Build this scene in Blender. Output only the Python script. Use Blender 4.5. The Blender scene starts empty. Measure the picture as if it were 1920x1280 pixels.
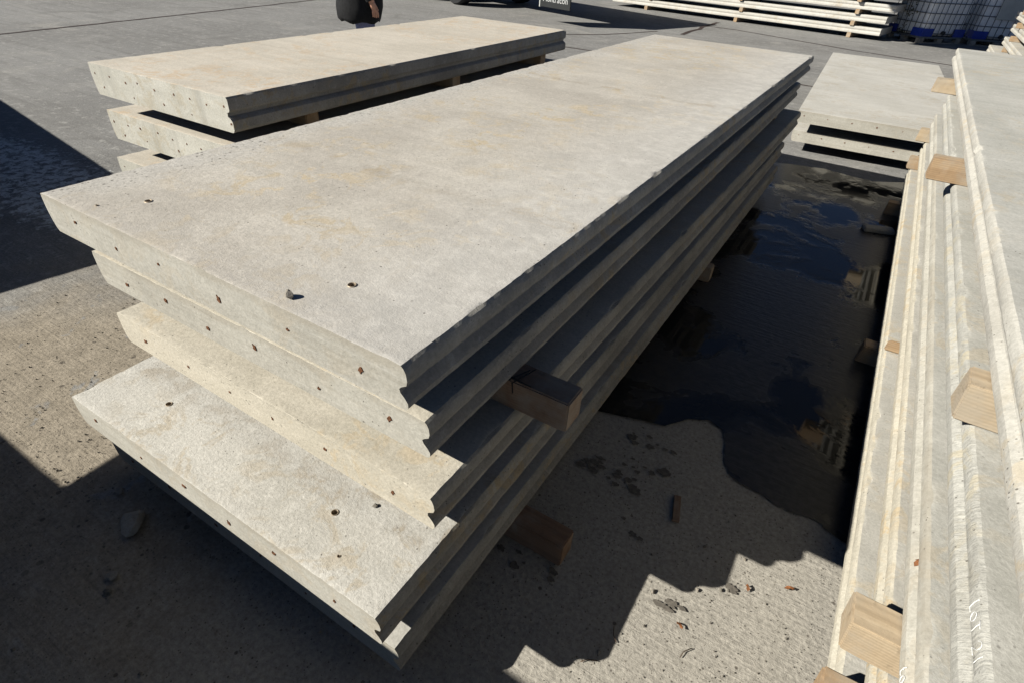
import bpy, bmesh, math, random
from mathutils import Vector, Matrix, noise, Euler
R = math.radians
S = bpy.context.scene
C = S.collection
random.seed(7)

# ------------------------------------------------------------------ camera, sky, sun, exposure
cd = bpy.data.cameras.new('camera'); cam = bpy.data.objects.new('camera', cd); C.objects.link(cam)
M3 = Matrix(((0.84519389, -0.34797953, 0.40565693), (0.53185515, 0.47276999, -0.70257998), (0.05270103, 0.80956703, 0.58465701)))
cam.matrix_world = Matrix.Translation((1.729, -0.549, 1.558)) @ M3.to_4x4()
cd.sensor_width = 36; cd.lens = 1058.7/1920*36; cd.clip_start = .05; cd.clip_end = 2000
S.camera = cam
SUN = Vector((1.09, 1.06, -1.0)).normalized()
w = bpy.data.worlds.new('World'); S.world = w; w.use_nodes = True
nt = w.node_tree; nt.nodes.clear()
sky = nt.nodes.new('ShaderNodeTexSky'); sky.sky_type = 'NISHITA'; sky.sun_disc = False
sky.sun_elevation = math.asin(-SUN.z); sky.sun_rotation = math.atan2(-SUN.x, -SUN.y)
sky.altitude = 2000; sky.air_density = .45; sky.dust_density = .1; sky.ozone_density = 1.5
bg = nt.nodes.new('ShaderNodeBackground'); bg.inputs['Strength'].default_value = .05
wo = nt.nodes.new('ShaderNodeOutputWorld')
nt.links.new(sky.outputs[0], bg.inputs[0]); nt.links.new(bg.outputs[0], wo.inputs[0])
sl = bpy.data.lights.new('sun', 'SUN'); sl.energy = 5; sl.angle = R(.5); sl.color = (1, .962, .875)
so = bpy.data.objects.new('sun', sl); C.objects.link(so); so.rotation_euler = SUN.to_track_quat('-Z', 'Y').to_euler(); so.location = (-20, -20, 20)
S.view_settings.view_transform = 'Standard'; S.view_settings.look = 'None'
S.view_settings.exposure = 0.58; S.view_settings.gamma = 1
S.cycles.max_bounces = 4; S.cycles.diffuse_bounces = 1; S.cycles.use_denoising = True; S.cycles.denoising_prefilter = 'ACCURATE'; S.cycles.denoising_input_passes = 'RGB_ALBEDO_NORMAL'
S.cycles.use_adaptive_sampling = True; S.cycles.adaptive_threshold = .012; S.cycles.sample_clamp_indirect = 4

# ------------------------------------------------------------------ helpers
def link(o, parent=None):
    C.objects.link(o)
    if parent: o.parent = parent
    return o
def obj(name, me, mat, parent=None, loc=(0, 0, 0), rot=(0, 0, 0)):
    if isinstance(me, bmesh.types.BMesh):
        b = me; me = bpy.data.meshes.new(name); b.to_mesh(me); b.free()
    if mat:
        for m in (mat if isinstance(mat, (list, tuple)) else [mat]):
            if len(me.materials) < (len(mat) if isinstance(mat, (list, tuple)) else 1): me.materials.append(m)
    o = bpy.data.objects.new(name, me); o.location = loc; o.rotation_euler = rot
    return link(o, parent)
def tag(o, label=None, cat=None, group=None, kind=None):
    if label: o['label'] = label
    if cat: o['category'] = cat
    if group: o['group'] = group
    if kind: o['kind'] = kind
    return o
def empty(name, loc, rz=0, **k):
    e = bpy.data.objects.new(name, None); e.empty_display_size = .05; e.location = loc; e.rotation_euler = (0, 0, rz)
    link(e); return tag(e, **k)
def box(b, x0, y0, z0, x1, y1, z1, mi=0):
    v = [b.verts.new(p) for p in ((x0,y0,z0),(x1,y0,z0),(x1,y1,z0),(x0,y1,z0),(x0,y0,z1),(x1,y0,z1),(x1,y1,z1),(x0,y1,z1))]
    for f in ((3,2,1,0),(4,5,6,7),(0,1,5,4),(1,2,6,5),(2,3,7,6),(3,0,4,7)):
        b.faces.new([v[i] for i in f]).material_index = mi
    return v
def bbox_bm(x0, y0, z0, x1, y1, z1, bev=0, seg=2):
    b = bmesh.new(); box(b, x0, y0, z0, x1, y1, z1)
    if bev: bmesh.ops.bevel(b, geom=b.edges[:], offset=bev, segments=seg, profile=.5, affect='EDGES')
    return b
def tube(b, pts, r, n=8, cap=True):
    pts = [Vector(p) for p in pts]; rings = []
    rr = r if isinstance(r, (list, tuple)) else [r]*len(pts)
    for i, p in enumerate(pts):
        t = (pts[min(i+1, len(pts)-1)]-pts[max(i-1, 0)]).normalized()
        u = t.orthogonal() if i == 0 else (pu - t*pu.dot(t)); u.normalize(); pu = u; v = t.cross(u)
        rings.append([b.verts.new(p+(u*math.cos(2*math.pi*k/n)+v*math.sin(2*math.pi*k/n))*rr[i]) for k in range(n)])
    for a, c in zip(rings, rings[1:]):
        for k in range(n): b.faces.new((a[k], a[(k+1) % n], c[(k+1) % n], c[k])).smooth = True
    if cap: b.faces.new(rings[0][::-1]); b.faces.new(rings[-1])
def lathe(b, prof, n=32, axis='Y'):
    rings = []
    for r, h in prof:
        ring = []
        for k in range(n):
            a = 2*math.pi*k/n; c_, s_ = math.cos(a)*r, math.sin(a)*r
            ring.append(b.verts.new((c_, h, s_) if axis == 'Y' else (c_, s_, h)))
        rings.append(ring)
    for a, c in zip(rings, rings[1:]):
        for k in range(n): b.faces.new((a[k], a[(k+1) % n], c[(k+1) % n], c[k]))
    b.faces.new(rings[0][::-1]); b.faces.new(rings[-1])
    bmesh.ops.recalc_face_normals(b, faces=b.faces[:])

# ------------------------------------------------------------------ node material kit
class NM:
    def __init__(s, name):
        s.m = bpy.data.materials.new(name); s.m.use_nodes = True; s.t = s.m.node_tree; s.t.nodes.clear()
        s.out = s.n('ShaderNodeOutputMaterial'); s.b = s.n('ShaderNodeBsdfPrincipled'); s.l(s.b.outputs[0], s.out.inputs[0])
        s.b.inputs['Specular IOR Level'].default_value = .3
    def n(s, t, **k):
        x = s.t.nodes.new(t)
        for a, v in k.items(): setattr(x, a, v)
        return x
    def l(s, a, b): s.t.links.new(a, b)
    def set(s, sock, v):
        if hasattr(v, 'is_output'): s.l(v, sock)
        elif isinstance(v, tuple): sock.default_value = v if len(v) != 3 or sock.type != 'RGBA' else (*v, 1)
        else: sock.default_value = v
    def coord(s, rand=True, world=False):
        if world: return s.n('ShaderNodeNewGeometry').outputs['Position']
        c = s.n('ShaderNodeTexCoord').outputs['Object']
        if not rand: return c
        r = s.n('ShaderNodeObjectInfo').outputs['Random']
        return s.vm('ADD', c, s.vm('SCALE', s.comb(r, s.math('MULTIPLY', r, 3.7), s.math('MULTIPLY', r, 7.3)), sc=37.))
    def comb(s, x, y, z):
        k = s.n('ShaderNodeCombineXYZ')
        for i, v in enumerate((x, y, z)): s.set(k.inputs[i], v)
        return k.outputs[0]
    def vm(s, op, a, b=None, sc=None):
        k = s.n('ShaderNodeVectorMath', operation=op); s.set(k.inputs[0], a)
        if b is not None: s.set(k.inputs[1], b)
        if sc is not None: k.inputs['Scale'].default_value = sc
        return k.outputs[0]
    def math(s, op, a, b=0., clamp=False):
        k = s.n('ShaderNodeMath', operation=op, use_clamp=clamp); s.set(k.inputs[0], a); s.set(k.inputs[1], b); return k.outputs[0]
    def noise(s, v, sc, det=6., rough=.55, dist=0., stretch=None):
        if stretch: v = s.vm('MULTIPLY', v, stretch)
        k = s.n('ShaderNodeTexNoise'); s.l(v, k.inputs['Vector']); k.inputs['Scale'].default_value = sc; k.inputs['Detail'].default_value = det
        k.inputs['Roughness'].default_value = rough; k.inputs['Distortion'].default_value = dist; return k.outputs['Fac']
    def voro(s, v, sc, out='Distance', rnd=1.):
        k = s.n('ShaderNodeTexVoronoi'); s.l(v, k.inputs['Vector']); k.inputs['Scale'].default_value = sc; k.inputs['Randomness'].default_value = rnd
        return k.outputs[out]
    def ramp(s, f, a, b, smooth=True):
        k = s.n('ShaderNodeMapRange', interpolation_type='SMOOTHSTEP' if smooth else 'LINEAR', clamp=True)
        s.l(f, k.inputs[0]); k.inputs[1].default_value = a; k.inputs[2].default_value = b; return k.outputs[0]
    def mix(s, f, a, b, mode='MIX'):
        k = s.n('ShaderNodeMix', data_type='RGBA', blend_type=mode)
        s.set(k.inputs[0], f); s.set(k.inputs[6], a); s.set(k.inputs[7], b); return k.outputs[2]
    def bump(s, h, st, dist, nrm=None):
        k = s.n('ShaderNodeBump'); s.l(h, k.inputs['Height']); k.inputs['Strength'].default_value = st; k.inputs['Distance'].default_value = dist
        if nrm: s.l(nrm, k.inputs['Normal'])
        return k.outputs[0]
    def spots(s, v, sc, size, keep):
        k = s.n('ShaderNodeTexVoronoi'); s.l(v, k.inputs['Vector']); k.inputs['Scale'].default_value = sc
        x = s.n('ShaderNodeSeparateColor'); s.l(k.outputs['Color'], x.inputs[0])
        sz = s.math('MULTIPLY', s.math('ADD', x.outputs[1], .35), size)
        d = s.ramp(s.math('SUBTRACT', k.outputs['Distance'], sz), 0., -.08)
        return s.math('MULTIPLY', d, s.math('LESS_THAN', x.outputs[0], keep))
    def done(s, col, rough=.85, nrm=None, metal=0.):
        s.set(s.b.inputs['Base Color'], col); s.set(s.b.inputs['Roughness'], rough); s.b.inputs['Metallic'].default_value = metal
        if nrm: s.l(nrm, s.b.inputs['Normal'])
        return s.m

def concrete(name, base, dark, stain, stain_amt, pit=.25, bumpy=1., bands=(), streak=0., rib=0., worn=False, mott=1., lines=0.):
    k = NM(name); v = k.coord()
    n1 = k.noise(v, 2.1, 3, .6, .5); n2 = k.noise(v, 11, 5, .7, .7); n3 = k.noise(v, 110, 4, .8)
    c = k.mix(k.ramp(n1, .35, .65), base, dark)
    n5 = k.noise(k.vm('ADD', v, (7.3, 2.1, 4.4)), 1.3, 3, .6, .4)
    c = k.mix(k.math('MULTIPLY', k.math('MULTIPLY', k.ramp(n2, .50, .60), k.ramp(n5, .42, .6)), min(1, stain_amt*1.7)), c, stain)
    tr = k.noise(v, 16, 3, .6, .2, (.1, 1, 1)); c = k.mix(k.ramp(tr, .3, .7, False), k.mix(1., c, (.94, .94, .935), 'MULTIPLY'), k.mix(1., c, (1.05, 1.05, 1.05), 'MULTIPLY'))
    pale = tuple(min(1, x*1.2) for x in base)
    pn = k.noise(v, 20, 4, .72, .3)
    c = k.mix(k.math('MULTIPLY', k.ramp(pn, .54, .68), .5*mott), c, pale)
    c = k.mix(k.math('MULTIPLY', k.ramp(pn, .46, .32), .35*mott), c, tuple(x*.78 for x in dark))
    c = k.mix(k.ramp(n3, .3, .7, False), k.mix(1., c, (.78, .78, .77), 'MULTIPLY'), k.mix(1., c, (1.13, 1.13, 1.13), 'MULTIPLY'))
    pits = k.math('MULTIPLY', k.math('MAXIMUM', k.spots(v, 48, .13, pit*.9), k.spots(v, 105, .22, pit*1.3)), k.ramp(k.noise(v, 4.5, 3, .6), .38, .6))
    if worn:
        lc = k.n('ShaderNodeSeparateXYZ'); k.l(k.coord(False), lc.inputs[0])
        ed = k.math('ADD', lc.outputs[0], k.math('MULTIPLY', k.math('SUBTRACT', n2, .5), .5))
        c = k.mix(k.math('MULTIPLY', k.ramp(ed, .65, 1.15), .6), c, k.mix(k.ramp(pn, .38, .64), (.47, .455, .425), (.58, .562, .525)))   # lime bloom along one edge
        lo = k.ramp(k.math('ADD', lc.outputs[0], k.math('MULTIPLY', k.math('SUBTRACT', n1, .5), .35)), .17, .02)
        c = k.mix(k.math('MULTIPLY', lo, .6), c, k.mix(k.ramp(n3, .35, .65), (.36, .345, .32), (.54, .52, .48)))
        pits = k.math('MAXIMUM', pits, k.math('MULTIPLY', lo, k.spots(v, 70, .26, .6)))
        fr = k.ramp(k.math('ADD', lc.outputs[1], k.math('MULTIPLY', k.math('SUBTRACT', n1, .5), .3)), .35, .0)
        c = k.mix(k.math('MULTIPLY', k.math('MULTIPLY', fr, k.ramp(n2, .44, .56)), .35), c, (.36, .345, .32))
    if lines:
        ln = k.noise(v, 60, 3, .6, .15, (.03, 1, 1)); c = k.mix(k.math('MULTIPLY', k.ramp(ln, .58, .66), lines), c, (.25, .225, .18)); c = k.mix(k.math('MULTIPLY', k.ramp(ln, .4, .3), lines), c, (.62, .60, .55))
        tz = k.n('ShaderNodeSeparateXYZ'); k.l(k.coord(False), tz.inputs[0])
        ft = k.math('ADD', tz.outputs[2], k.math('MULTIPLY', k.math('SUBTRACT', n2, .5), .05))
        c = k.mix(k.math('MULTIPLY', k.math('MULTIPLY', k.ramp(ft, .072, .092), k.ramp(n1, .35, .6)), .5), c, (.33, .295, .235))
    if streak:
        st = k.noise(v, 5, 5, .6, .2, (1, 1, .06)); c = k.mix(k.math('MULTIPLY', k.ramp(st, .5, .7), streak), c, tuple(x*.6 for x in dark))
    if bands:
        loc = k.n('ShaderNodeSeparateXYZ'); k.l(k.coord(False), loc.inputs[0])
        for y0, wd, am in bands:
            d = k.math('ABSOLUTE', k.math('SUBTRACT', k.math('ADD', loc.outputs[1], k.math('MULTIPLY', n1, .05)), y0+.025))
            c = k.mix(k.math('MULTIPLY', k.math('MULTIPLY', k.ramp(d, wd, wd*.2), am), k.ramp(n2, .4, .62)), c, (.27, .22, .16))
    c = k.mix(k.math('MULTIPLY', pits, .8), c, (.08, .07, .058))
    h = k.math('ADD', k.math('MULTIPLY', n3, .7), k.math('MULTIPLY', pn, .45))
    if rib: h = k.math('ADD', h, k.math('MULTIPLY', k.noise(v, 90, 3, .6, .4, (.12, 1, .12)), rib))
    return k.done(c, .9, k.bump(h, .62*bumpy, .004))

M = {}
M['top'] = concrete('concrete_top', (.515, .478, .42), (.435, .40, .35), (.50, .415, .29), .5, .12, 1., ((.67, .045, .3), (2.28, .045, .35), (3.3, .03, .25)), worn=True, mott=.7)
M['grey'] = concrete('concrete_cast_face', (.48, .46, .405), (.41, .39, .34), (.44, .39, .31), .3, .3, .6, streak=.15, mott=.6, lines=.2)
M['cream'] = concrete('concrete_cream', (.555, .51, .425), (.49, .45, .37), (.52, .42, .28), .45, .2, .8, mott=.7)
M['pale'] = concrete('concrete_pale', (.545, .525, .48), (.485, .465, .42), (.44, .385, .30), .35, .15, 1., mott=.6)
M['pale4'] = concrete('concrete_pale_dusty', (.545, .525, .48), (.485, .465, .42), (.44, .385, .30), .45, .2, 1.2, ((.21, .06, .25), (.30, .2, .18)), mott=.8)
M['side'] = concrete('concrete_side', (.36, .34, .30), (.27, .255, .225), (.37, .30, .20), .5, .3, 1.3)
M['leftc'] = concrete('concrete_left', (.56, .51, .435), (.50, .455, .385), (.53, .42, .30), .5, .06, .7, ((1.1, .03, .2), (2.4, .04, .2)), mott=.6)
M['leftend'] = concrete('concrete_left_end', (.52, .505, .45), (.45, .435, .38), (.42, .37, .28), .35, .25, .9, (), .45, mott=.7)
M['rightc'] = concrete('concrete_right', (.50, .48, .43), (.43, .41, .365), (.50, .42, .30), .4, .2, .8, (), 0, .25, mott=.6)
M['rightcream'] = concrete('concrete_right_cream', (.52, .485, .405), (.46, .425, .35), (.50, .40, .26), .5, .2, 1., (), 0, .2, mott=.8)
M['rightrough'] = concrete('concrete_right_rough', (.46, .45, .41), (.38, .37, .335), (.48, .43, .32), .5, .3, 1.3, (), 0, .9)
M['rightgrey'] = concrete('concrete_right_grey', (.485, .472, .43), (.42, .41, .37), (.48, .41, .30), .3, .12, .7, mott=.5)

def ground_mat():
    k = NM('yard_concrete'); v = k.coord(world=True)
    x = k.n('ShaderNodeSeparateXYZ'); k.l(v, x.inputs[0])
    n0 = k.noise(v, .35, 3, .6); n1 = k.noise(v, 1.6, 4, .6, .5); n2 = k.noise(v, 11, 4, .72); n3 = k.noise(v, 75, 4, .8)
    br = k.noise(v, 60, 3, .6, .3, (.035, 1, 1)); br2 = k.noise(v, 9, 4, .6, .2, (.06, 1, 1))
    c = k.mix(k.ramp(n0, .35, .65), (.255, .25, .24), (.205, .20, .19))
    c = k.mix(k.math('MULTIPLY', k.ramp(n1, .5, .7), .5), c, (.32, .31, .29))
    c = k.mix(k.math('MULTIPLY', k.ramp(br, .45, .75), .3), c, (.16, .155, .145))
    c = k.mix(k.math('MULTIPLY', k.ramp(br2, .46, .7), .6), c, (.16, .155, .146))
    c = k.mix(k.math('MULTIPLY', k.ramp(n2, .52, .66), .75), c, (.34, .332, .31))
    st = k.noise(v, .8, 5, .65, 1.)
    c = k.mix(k.math('MULTIPLY', k.ramp(st, .56, .7), .5), c, (.15, .145, .135))
    c = k.mix(k.math('MULTIPLY', k.ramp(st, .42, .3), .5), c, (.34, .325, .295))
    # brown dust near the ends of the stacks
    dx = k.math('SUBTRACT', x.outputs[0], -.55); dy = k.math('SUBTRACT', x.outputs[1], -.1)
    d = k.math('SQRT', k.math('ADD', k.math('MULTIPLY', dx, dx), k.math('MULTIPLY', k.math('MULTIPLY', dy, dy), 1.5)))
    d = k.math('ADD', d, k.math('MULTIPLY', k.math('SUBTRACT', n1, .5), 1.6))
    dust = k.ramp(d, 1.5, .7)
    dx2 = k.math('SUBTRACT', x.outputs[0], 1.9); dy2 = k.math('SUBTRACT', x.outputs[1], .0)
    d2 = k.math('SQRT', k.math('ADD', k.math('MULTIPLY', dx2, dx2), k.math('MULTIPLY', dy2, dy2)))
    dust2 = k.math('MULTIPLY', k.ramp(k.math('ADD', d2, k.math('MULTIPLY', k.math('SUBTRACT', n1, .5), 1.0)), 2.3, 1.2), .85)
    gap = k.ramp(k.noise(v, 4.2, 4, .65, .6), .60, .66)
    dust = k.math('MULTIPLY', dust, k.math('SUBTRACT', 1., k.math('MULTIPLY', gap, .9)))
    dc = k.mix(k.ramp(n2, .3, .7), (.25, .215, .165), (.33, .285, .222))
    c = k.mix(dust2, c, (.40, .37, .315))
    c = k.mix(dust, c, dc)
    # white lime patch left of the stack
    lx = k.math('SUBTRACT', x.outputs[0], -3.4); ly = k.math('SUBTRACT', x.outputs[1], .95)
    dl = k.math('SQRT', k.math('ADD', k.math('MULTIPLY', lx, lx), k.math('MULTIPLY', k.math('MULTIPLY', ly, ly), 20.)))
    lime = k.math('MULTIPLY', k.ramp(k.math('ADD', dl, k.math('MULTIPLY', k.math('SUBTRACT', n2, .5), 3.)), 1.9, 1.3), k.ramp(k.noise(v, 16, 4, .7, .5), .42, .55))
    c = k.mix(lime, c, (.6, .62, .61))
    sp = k.math('MAXIMUM', k.spots(v, 40, .2, .16), k.spots(v, 110, .26, .28))
    sp = k.math('MAXIMUM', sp, k.math('MULTIPLY', dust, k.spots(v, 26, .24, .22)))
    c = k.mix(k.math('MULTIPLY', sp, .75), c, (.075, .063, .05))
    c = k.mix(k.ramp(n3, .25, .75, False), k.mix(1., c, (.6, .6, .6), 'MULTIPLY'), k.mix(1., c, (1.36, 1.36, 1.36), 'MULTIPLY'))
    h = k.math('ADD', k.math('ADD', k.math('MULTIPLY', br, .85), n3), k.math('MULTIPLY', n2, .7))
    return k.done(c, .92, k.bump(h, .6, .007))
M['ground'] = ground_mat()

def wet_mat():
    k = NM('wet_concrete'); v = k.coord(world=True)
    n1 = k.noise(v, 1.5, 5, .6, .3); n2 = k.noise(v, 30, 4, .7); br = k.noise(v, 50, 4, .6, .3, (.05, 1, 1))
    flat = k.ramp(n1, .46, .57)      # standing water
    c = k.mix(flat, k.mix(k.ramp(n2, .3, .7), (.032, .03, .027), (.055, .051, .045)), (.018, .018, .017))
    c = k.mix(k.math('MULTIPLY', k.ramp(k.noise(v, 3.3, 4, .65, .8), .66, .72), .4), c, (.10, .093, .08))
    h = k.math('MULTIPLY', k.math('ADD', br, n2), k.math('SUBTRACT', 1.05, flat))
    k.b.inputs['Specular IOR Level'].default_value = .4
    return k.done(c, k.math('ADD', .045, k.math('MULTIPLY', k.math('SUBTRACT', 1., flat), .3)), k.bump(h, .3, .006))
M['wet'] = wet_mat()

def wood_mat(name, a, b):
    k = NM(name); v = k.coord()
    g = k.noise(v, 26, 6, .6, .8, (.05, 1, 1))
    rg = k.n('ShaderNodeTexWave', wave_type='RINGS', rings_direction='X'); k.l(k.vm('ADD', k.coord(False), (0, .05, .06)), rg.inputs['Vector'])
    rg.inputs['Scale'].default_value = 38; rg.inputs['Distortion'].default_value = 2.5; rg.inputs['Detail'].default_value = 3; rg.inputs['Detail Scale'].default_value = .6
    c = k.mix(k.ramp(g, .3, .7), a, b)
    c = k.mix(k.math('MULTIPLY', rg.outputs['Fac'], .35), c, tuple(x*.6 for x in b))
    c = k.mix(k.math('MULTIPLY', k.ramp(k.noise(v, 7, 5, .65), .42, .66), .6), c, (.36, .32, .26))
    c = k.mix(k.math('MULTIPLY', k.ramp(k.noise(v, 30, 4, .7), .58, .72), .5), c, (.12, .085, .055))
    h = k.math('ADD', g, k.math('MULTIPLY', k.noise(v, 120, 4, .6), .4))
    return k.done(c, .8, k.bump(h, .4, .004))
M['wood'] = wood_mat('sawn_timber', (.43, .305, .185), (.33, .22, .125))
M['woodpale'] = wood_mat('pale_timber', (.50, .40, .275), (.41, .31, .20))
M['woodred'] = wood_mat('red_timber', (.30, .19, .12), (.22, .135, .085))

def plain(name, col, rough=.6, metal=0., var=.15, sc=12.):
    k = NM(name); v = k.coord(); n = k.noise(v, sc, 6, .6)
    c = k.mix(k.ramp(n, .3, .7), tuple(x*(1-var) for x in col), tuple(min(1, x*(1+var)) for x in col))
    return k.done(c, rough, k.bump(n, .1, .003), metal)
M['rust'] = plain('rusty_strand', (.13, .055, .025), .9, 0, .4, 300)
M['steel'] = plain('socket_steel', (.33, .27, .2), .55, .5, .3, 150)
M['chalk'] = plain('white_chalk', (.74, .74, .72), .95, 0, .2, 200)
M['joint'] = plain('bitumen_joint', (.045, .03, .026), .95, 0, .4, 20)
M['stone'] = concrete('stone_chip', (.27, .245, .21), (.17, .155, .13), (.3, .25, .19), .3, .1, 1.)
M['leaf'] = plain('dead_leaf', (.20, .08, .03), .8, 0, .4, 60)
M['rubber'] = plain('tyre_rubber', (.02, .02, .021), .75, 0, .3, 30)
M['chassis'] = plain('trailer_paint', (.03, .031, .034), .5)
M['flap'] = plain('flap_rubber', (.018, .02, .02), .6)
M['white'] = plain('white_letters', (.5, .5, .49), .6)
M['tank'] = plain('tank_plastic', (.9, .9, .9), .45, 0, .04, 3)
M['cage'] = plain('galvanised_bar', (.16, .17, .18), .5, .4)
M['blue'] = plain('blue_plastic', (.018, .045, .32), .45)
M['pallet'] = plain('pallet_wood', (.30, .27, .23), .85, 0, .3)
M['plate'] = plain('label_plate', (.45, .46, .43), .6, 0, .08, 4)
M['jacket'] = plain('black_cloth', (.012, .012, .013), .9, 0, .3, 40)
M['denim'] = plain('denim', (.20, .215, .36), .9, 0, .2, 60)
M['skin'] = plain('skin', (.62, .33, .22), .55, 0, .06, 25)
M['hair'] = plain('dark_hair', (.03, .02, .015), .7)
M['shoe'] = plain('shoe', (.03, .028, .026), .6)
M['leafgreen'] = plain('shrub_leaf', (.10, .105, .06), .7, 0, .5, 30)
M['bark'] = plain('shrub_stem', (.1, .07, .05), .9)
M['roof'] = plain('added_canopy_sheet', (.3, .31, .31), .6, .3)  # for the added, unseen canopy that shades the tanks

M['damp'] = plain('damp_concrete', (.14, .125, .105), .8, 0, .3, 90)
# ------------------------------------------------------------------ the ground
def axis(lo, hi, step, far, n):
    a = [lo+step*i for i in range(int((hi-lo)/step)+1)]
    g = [(far*((i+1)/n)**3) for i in range(n)]
    return [lo-x for x in g[::-1]]+a+[a[-1]+x for x in g]
xs = axis(-3.2, 2.6, .035, 400, 14); ys = axis(-.9, 6, .04, 400, 14)
vs = []
for y in ys:
    for x in xs:
        z = 0.
        if -3.2 < x < 2.6 and -.9 < y < 6:
            z = -.003+.0025*noise.noise((x*3, y*3, .3))+.0018*noise.noise((x*14, y*14, 1.3))
            z = min(z, 0)
        vs.append((x, y, z))
nx = len(xs)
fs = [(j*nx+i, j*nx+i+1, (j+1)*nx+i+1, (j+1)*nx+i) for j in range(len(ys)-1) for i in range(nx-1)]
me = bpy.data.meshes.new('ground'); me.from_pydata(vs, [], fs); me.polygons.foreach_set('use_smooth', [True]*len(fs))
ground = tag(obj('ground', me, M['ground']), 'grey brushed concrete yard with brown dust and loose grit', kind='structure')
def strip(pts, wd, z=.004, jit=.3):
    b = bmesh.new(); L, Rr = [], []
    P = []
    for a, c in zip(pts, pts[1:]):
        a, c = Vector(a), Vector(c); n = max(2, int((c-a).length/.25))
        P += [a.lerp(c, i/n) for i in range(n)]
    P.append(Vector(pts[-1]))
    for i, p in enumerate(P):
        t = (P[min(i+1, len(P)-1)]-P[max(i-1, 0)]).normalized(); nn = Vector((-t.y, t.x))
        o = nn*(noise.noise((p.x*2, p.y*2, 5))*wd*.8)
        ww = wd*(1+jit*noise.noise((p.x*5, p.y*5, 9)))/2
        L.append(b.verts.new((*(p+o+nn*ww), z))); Rr.append(b.verts.new((*(p+o-nn*ww), z)))
    for i in range(len(P)-1): b.faces.new((Rr[i], Rr[i+1], L[i+1], L[i]))
    return b
for pts, wd in [([(-8.75, .5), (-9.27, 3.3), (-9.75, 5.8), (-10.3, 8.55), (-11.5, 14)], .06), ([(-2.36, 12.9), (-2.42, 14.2), (-2.48, 16.1)], .1),
                ([(-2.9, 15.1), (-1.73, 14.96), (-.5, 14.5), (.9, 13.9), (3, 13.5)], .06), ([(-4.4, 10.2), (-3.5, 11.3), (-2.9, 12.9)], .05),
                ([(-6, 9.2), (-3, 9.3), (3, 9.15)], .05), ([(-.6, 6.9), (2, 6.8)], .04)]:
    obj('joint', strip(pts, wd), M['joint'], ground)

# wet patch between the stacks
edge = [(0.1, 1.02), (.7, 1.06), (1.1, 1.1), (1.21, 1.13), (1.34, 1.17), (1.45, 1.2), (1.52, 1.3), (1.58, 1.33), (1.64, 1.31), (1.68, 1.22), (1.69, 1.15), (1.73, 1.10),
        (1.80, 1.075), (1.87, 1.05), (1.95, 1.045), (2.02, 1.05), (2.10, 1.02), (2.3, .98), (2.7, 1.0), (3.1, 1.3), (3.2, 3), (3.0, 4.6), (2.4, 5.05), (2.15, 5.3), (1.9, 5.12), (1.5, 5.2), (1.15, 5.1), (.8, 4.9), (.3, 4.6), (-.1, 3), (-.15, 1.5)]
b = bmesh.new(); ring = []
for i, p in enumerate(edge):
    q = edge[(i+1) % len(edge)]; n = max(1, int(math.hypot(q[0]-p[0], q[1]-p[1])/.02))
    for j in range(n):
        x = p[0]+(q[0]-p[0])*j/n; y = p[1]+(q[1]-p[1])*j/n
        o = noise.noise((x*9, y*9, 3))*.02+noise.noise((x*40, y*40, 7))*.008
        ring.append(b.verts.new((x+o, y+o*.9, .004)))
f = b.faces.new(ring); bmesh.ops.triangulate(b, faces=[f])
tag(obj('puddle', b, M['wet']), 'dark wet patch of ground between the two long stacks', kind='structure')
# drips of water on the concrete in front of it
rd = random.Random(12); spots = []
for (cx, cy, sp, n) in [(1.43, 1.06, .045, 9), (1.43, .93, .04, 7), (1.36, .86, .05, 9), (1.27, .83, .04, 7), (1.42, .82, .035, 5), (1.5, .66, .03, 3), (1.72, .48, .022, 5), (1.3, .4, .05, 6), (1.86, .64, .012, 2)]:
    for q in range(n): spots.append((cx+rd.gauss(0, sp), cy+rd.gauss(0, sp*.55), rd.uniform(.006, .018)*(1.5 if q == 0 else 1)))
for sd, (x, y, r) in enumerate(spots):
    b = bmesh.new(); vv = []
    for i in range(26):
        a = 2*math.pi*i/26; rr = r*(.8+.45*noise.noise((math.cos(a)*1.3+sd*3, math.sin(a)*1.3, sd*1.7))+.25*noise.noise((math.cos(a)*4+sd, math.sin(a)*4, 2)))
        vv.append(b.verts.new((x+rr*math.cos(a)*1.25, y+rr*math.sin(a)*.8, .0022+.00012*(sd % 12))))
    b.faces.new(vv); obj('damp_spot', b, M['damp'], ground)

# loose grit
def pebble_bm(b, p, r, sd):
    rnd = random.Random(sd); m = Matrix.Translation(p) @ Euler((rnd.random()*6, rnd.random()*6, rnd.random()*6)).to_matrix().to_4x4()
    v = [b.verts.new(m @ (Vector(q)*r*rnd.uniform(.6, 1.2))) for q in ((1,0,0),(-1,0,0),(0,1,0),(0,-1,0),(0,0,.75),(0,0,-.75))]
    for f in ((0,2,4),(2,1,4),(1,3,4),(3,0,4),(2,0,5),(1,2,5),(3,1,5),(0,3,5)): b.faces.new([v[i] for i in f])
b = bmesh.new(); rnd = random.Random(3)
for i in range(7000):
    if rnd.random() < .62: x = rnd.gauss(-.3, .75); y = rnd.gauss(.0, .55)
    else: x = rnd.uniform(.2, 2.15); y = rnd.uniform(-.3, 1.0)
    if y < -.85 or (y > 1.02 and x > 0): continue
    r = min(.007, .0012*math.exp(abs(rnd.gauss(0, .62))))
    pebble_bm(b, (x, y, r*.3-.002), r, i)
tag(obj('grit', b, M['stone']), 'fine loose grit scattered on the yard in front of the stacks', kind='stuff')

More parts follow.
